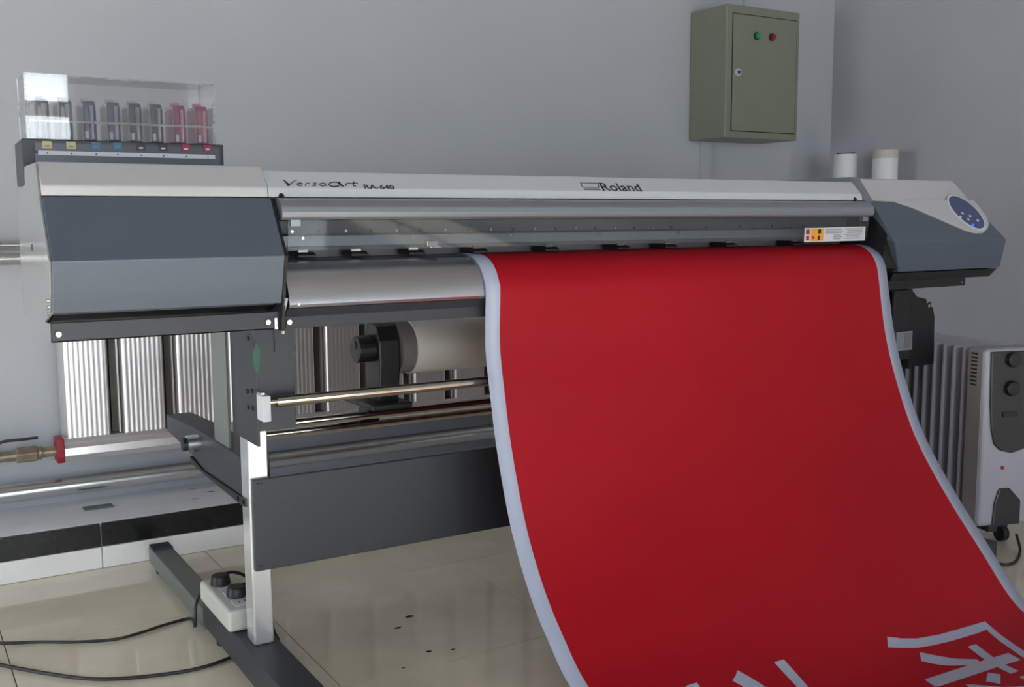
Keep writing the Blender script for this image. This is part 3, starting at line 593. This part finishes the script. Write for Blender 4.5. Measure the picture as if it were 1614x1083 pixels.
strokes = [
 [(1398, 1004), (1420, 1007), (1445, 1007), (1480, 1001), (1515, 991), (1552, 980), (1559, 988), (1560, 991), (1540, 999), (1500, 1011), (1470, 1018), (1445, 1022), (1420, 1022), (1399, 1021)],
 [(1552, 980), (1575, 1000), (1614, 1027), (1640, 1045), (1650, 1058), (1630, 1050), (1605, 1032), (1575, 1011), (1557, 996)],
 [(1449, 1028.5), (1475, 1034), (1505, 1039), (1540, 1040), (1550, 1050), (1525, 1050), (1490, 1050), (1470, 1047), (1452, 1043)],
 [(1457, 1072), (1500, 1058), (1540, 1045), (1589, 1030), (1609, 1041), (1570, 1053), (1525, 1068), (1480, 1083), (1473, 1083)],
 [(1525, 1020), (1538, 1016), (1566, 1037), (1585, 1049), (1606, 1058.5), (1593, 1063), (1575, 1054), (1548, 1038)],
 [(1557, 1061), (1577, 1064), (1577, 1079), (1554, 1075)],
 [(1521, 1079), (1545, 1081), (1585, 1084), (1650, 1080), (1650, 1092), (1590, 1096), (1540, 1094)],
 [(1606, 1068), (1620, 1064), (1640, 1070), (1625, 1078)],
 [(1219.5, 1044.5), (1235, 1040), (1254, 1061), (1276, 1086), (1300, 1112), (1283, 1112), (1258, 1086)],
 [(1162, 1057), (1180, 1067), (1206, 1083), (1240, 1104), (1222, 1108), (1190, 1094), (1154, 1073.5), (1159, 1066)],
 [(1080, 1082), (1098, 1076.5), (1103, 1083), (1125, 1108), (1105, 1110), (1090, 1096)],
]
for q in strokes:
    r_ = stroke(q)
    if r_: m_ = MB(); m_.add(*r_); lab(m_.build('lettering_stroke', 'vinyl', bt), 'white brush stroke of a printed character')

# ================================================================ ELECTRIC BOX
BX0, BX1, BY, BZ0, BZ1 = 2.966, 3.374, 3.230, 1.322, 1.848
eb = thing('electrical_box', 'olive grey steel electrical cabinet with two indicator lamps on the wall', 'electrical box', (3.17, 3.34, BZ0))
MB().box(BX0, BX1, BY, YW-.001, BZ0, BZ1).build('housing', 'olive', eb, bevel=.004)
DX0, DX1, DZ0, DZ1 = BX0+.034, BX1-.020, BZ0+.030, BZ1-.036
MB().box(DX0-.0035, DX1+.0035, BY-.0012, BY+.002, DZ0-.0035, DZ1+.0035).build('door_gap', 'gap', eb)
dr = MB().box(DX0, DX1, BY-.0035, BY-.0014, DZ0, DZ1).build('door', 'olive', eb, bevel=.001)
for px, py, c in ((1192, 57, 'greenlamp'), (1216, 59, 'redbtn')):
    p = P(px, py, Y=BY-.004); m_ = MB(); m_.cyl(p, p+Vector((0, -.007, 0)), .0155, 20); m_.build('lamp_ring', 'gap', dr, bevel=.001)
    m_ = MB(); m_.cyl(p+Vector((0, -.0072, 0)), p+Vector((0, -.020, 0)), .0125, 20, .010); m_.build('indicator_lamp', c, dr, bevel=.002, smooth=True)
p = P(1163, 114, Y=BY-.004); m_ = MB(); m_.cyl(p, p+Vector((0, -.006, 0)), .0165, 24, .0145); m_.build('lock', 'lockmetal', dr, smooth=True)
m_ = MB(); m_.cyl(p+Vector((0, -.0062, 0)), p+Vector((0, -.0085, 0)), .007, 16); m_.build('keyhole', 'gap', dr)
xa, xb = P(1173, 3, Y=YW-.01).x, P(1199, 3, Y=YW-.01).x
tag(MB().box(xa, xb, YW-.016, YW-.0005, BZ1+.001, ZC).build('cable_trunking', 'wall', bevel=.001), 'white cable trunking rising from the top of the electrical cabinet', 'trunking')
xa = P(1104, 260, Y=YW-.01).x
tag(MB().box(xa, xa+.055, YW-.014, YW-.0005, .14, BZ0-.001).build('cable_trunking', 'wall', bevel=.001), 'white cable trunking dropping from the bottom of the electrical cabinet', 'trunking')

# ================================================================ TUBES IN THE CORNER
for (cx, cy, h, r_, lab_, dark) in ((3.612, 3.175, 1.268, .0505, 'white media tube with an open dark top standing in the corner', True), (3.662, 3.005, 1.278, .0515, 'white media tube with a beige taped rim beside the right wall', False)):
    t = thing('media_tube', lab_, 'tube', (cx, cy, 0))
    m_ = MB(); n = 36; V2 = []
    for z, rr in ((.001, r_), (h, r_), (h, r_-.008), (h-.12, r_-.008)):
        V2 += [(cx+rr*math.cos(2*math.pi*i/n), cy+rr*math.sin(2*math.pi*i/n), z) for i in range(n)]
    m_.add(V2, [(a*n+i, a*n+(i+1) % n, (a+1)*n+(i+1) % n, (a+1)*n+i) for a in range(3) for i in range(n)]+[list(range(n)), [3*n+i for i in range(n)]])
    m_.build('tube_wall', 'tub', t, smooth=True)
    m_ = MB(); m_.cyl((cx, cy, h-.035), (cx, cy, h+.0005), r_+.0012, 36) if not dark else m_.tube([(cx-.036, cy+.016, h+.003), (cx, cy, h+.004), (cx+.036, cy-.02, h+.006)], .003, 8)
    m_.build('rim_tape' if not dark else 'end_flap', 'tubtop' if not dark else 'cable', t)

# ================================================================ OIL HEATER
th = math.radians(-17)
hp_ = P(1541, 832, Z=.085)
hr = thing('oil_heater', 'white oil filled fin heater with dark control panel beside the printer', 'heater', (hp_.x, hp_.y, 0)); hr.rotation_euler = (0, 0, th)
def hb(mb, name, m_, parent=None, **k):
    """heater part in the heater's own axes: x across the control face, y towards the fins"""
    o = mb.build(name, m_, None, base=(0, 0, 1e-9), **k); o.location = (0, 0, 0); o.parent = parent or hr; return o
HW, HT = .20, .617
cs = hb(MB().box(0, HW, 0, .085, .085, HT), 'casing', 'heater', bevel=.014, seg=4)
hb(MB().box(-.0012, .004, .012, .074, .10, HT-.012), 'vent_side', 'vent', cs, bevel=.001)
for k in range(9): hb(MB().box(-.0022, -.0011, .034, .060, .505+k*.0115, .5095+k*.0115), 'vent_slot', 'gap', cs)
hb(MB().extr([(.014, 0, HT-.008), (.018, 0, .46), (.026, 0, .38), (.038, 0, .335), (.06, 0, .315), (.10, 0, .305), (.14, 0, .315), (.162, 0, .335), (.174, 0, .38), (.182, 0, .46), (.186, 0, HT-.008)], (0, -.007, 0)), 'control_panel', 'hdark', cs, bevel=.004)
for z in (.585, .50): hb(MB().cyl((.085, -.0072, z), (.085, -.022, z), .024, 24, .021), 'control_knob', 'black', cs, bevel=.003)
hb(MB().box(.06, .11, -.011, -.0072, .415, .43), 'switch', 'black', cs)
hb(MB().extr([(.045, 0, .088), (.05, 0, .16), (.065, 0, .20), (.10, 0, .20), (.14, 0, .16), (.14, 0, .088)], (0, -.007, 0)), 'cord_store', 'hdark', cs, bevel=.004)
hb(MB().cyl((.075, -.0002, .262), (.075, -.002, .262), .006, 12), 'red_mark', 'redbtn', cs)
fin_me = None
for k in range(9):
    y0 = .100+k*.046
    if fin_me is None:
        o = hb(MB().box(.004, HW-.004, 0, .013, .10, HT-.006), 'fin', 'heater', bevel=.006, seg=3); fin_me = o
    else:
        o = fin_me.copy(); C.objects.link(o); o.parent = hr
    o.location = (0, y0, 0)
for z in (.16, .57): hb(MB().cyl((HW/2, .086, z), (HW/2, .48, z), .032, 16), 'oil_tube', 'hdark')  # dark tube colour stands in for shade in the gaps between fins
m_ = MB(); m_.cyl((HW/2, .086, .37), (HW/2, .48, .37), .02, 12); hb(m_, 'oil_tube', 'hdark')
for y in (.09, .43):
    f_ = hb(MB().box(.02, HW-.02, y, y+.03, .05, .10), 'wheel_bracket', 'hdark')
    for x in (.02, HW-.04): hb(MB().cyl((x, y+.015, .0255), (x+.02, y+.015, .0255), .025, 18), 'wheel', 'black', f_)
hb(MB().box(.045, .075, .01, .05, .065, .088), 'cord_clip', 'hdark')
q = [P(1602, 842, Z=.06), P(1608, 868, Z=.01), P(1600, 886, Z=.005), P(1582, 890, Z=.005), P(1562, 884, Z=.005), P(1540, 872, Z=.005)]
hc = MB().tube(q, .0042, 8).build('heater_cord', 'cable', smooth=True); tag(hc, 'black electric flex hanging below the oil heater onto the floor', 'flex')

# ================================================================ POWER STRIP AND FLOOR CABLES
ps = thing('power_strip', 'white power strip lying on the printer foot behind the leg', 'power strip', (.64, 2.32, .1))
MB().box(.606, .690, 2.205, 2.445, .1008, .150).build('body', 'socket', ps, bevel=.008, seg=3)
for y in (2.25, 2.31, 2.38): 
    s_ = MB().box(.63, .67, y-.022, y+.022, .1502, .152).build('socket_plate', 'strip', ps, bevel=.0006)
    for dx_ in (-.008, .006): MB().box(.65+dx_, .652+dx_, y-.008, y+.008, .1521, .1524).build('slot', 'black', s_)
for k, (y, x, l) in enumerate(((2.385, .640, 'black plug at the far end of the power strip'), (2.29, .650, 'black plug in the power strip right behind the white leg'))):
    t = thing('power_plug', l, 'plug', (x, y, .1525))
    m_ = MB(); m_.cyl((x, y, .1526), (x, y, .176), .024, 20, .020); m_.build('plug_body', 'black', t, bevel=.004)
    MB().tube([(x, y, .172), (x+.035, y+.01, .172), (x+.075, y+.02, .14), (x+.09, y+.03, .05), (x+.11, y+.05, .006)], .004, 8).build('lead', 'cable', t, smooth=True)
q = [Vector((-2.3, 2.2, .005)), Vector((-1.4, 2.45, .005)), Vector((-.7, 2.65, .005)), Vector((-.3, 2.72, .005))]+[P(*p, Z=.006) for p in ((-110, 1012), (0, 1014), (60, 1012), (120, 1012), (180, 1008), (220, 998), (260, 985), (300, 975))]+[Vector((.598, 2.47, .03)), Vector((.600, 2.462, .085)), Vector((.612, 2.448, .125))]
tag(MB().tube(q, .0038, 8).build('floor_cable', 'cable', smooth=True), 'thin grey cable crossing the floor to the power strip', 'cable')
q = [Vector((-2.3, 2.0, .005)), Vector((-1.4, 2.38, .005)), Vector((-.7, 2.60, .005)), Vector((-.3, 2.68, .005))]+[P(*p, Z=.006) for p in ((-110, 1027), (0, 1048), (70, 1061), (140, 1070), (200, 1069), (280, 1060), (330, 1049), (372, 1034))]+[Vector((.66, 2.28, .008)), Vector((.73, 2.33, .006))]
tag(MB().tube(q, .0042, 8).build('floor_cable', 'cable', smooth=True), 'thin grey cable looping over the floor and under the printer foot', 'cable')
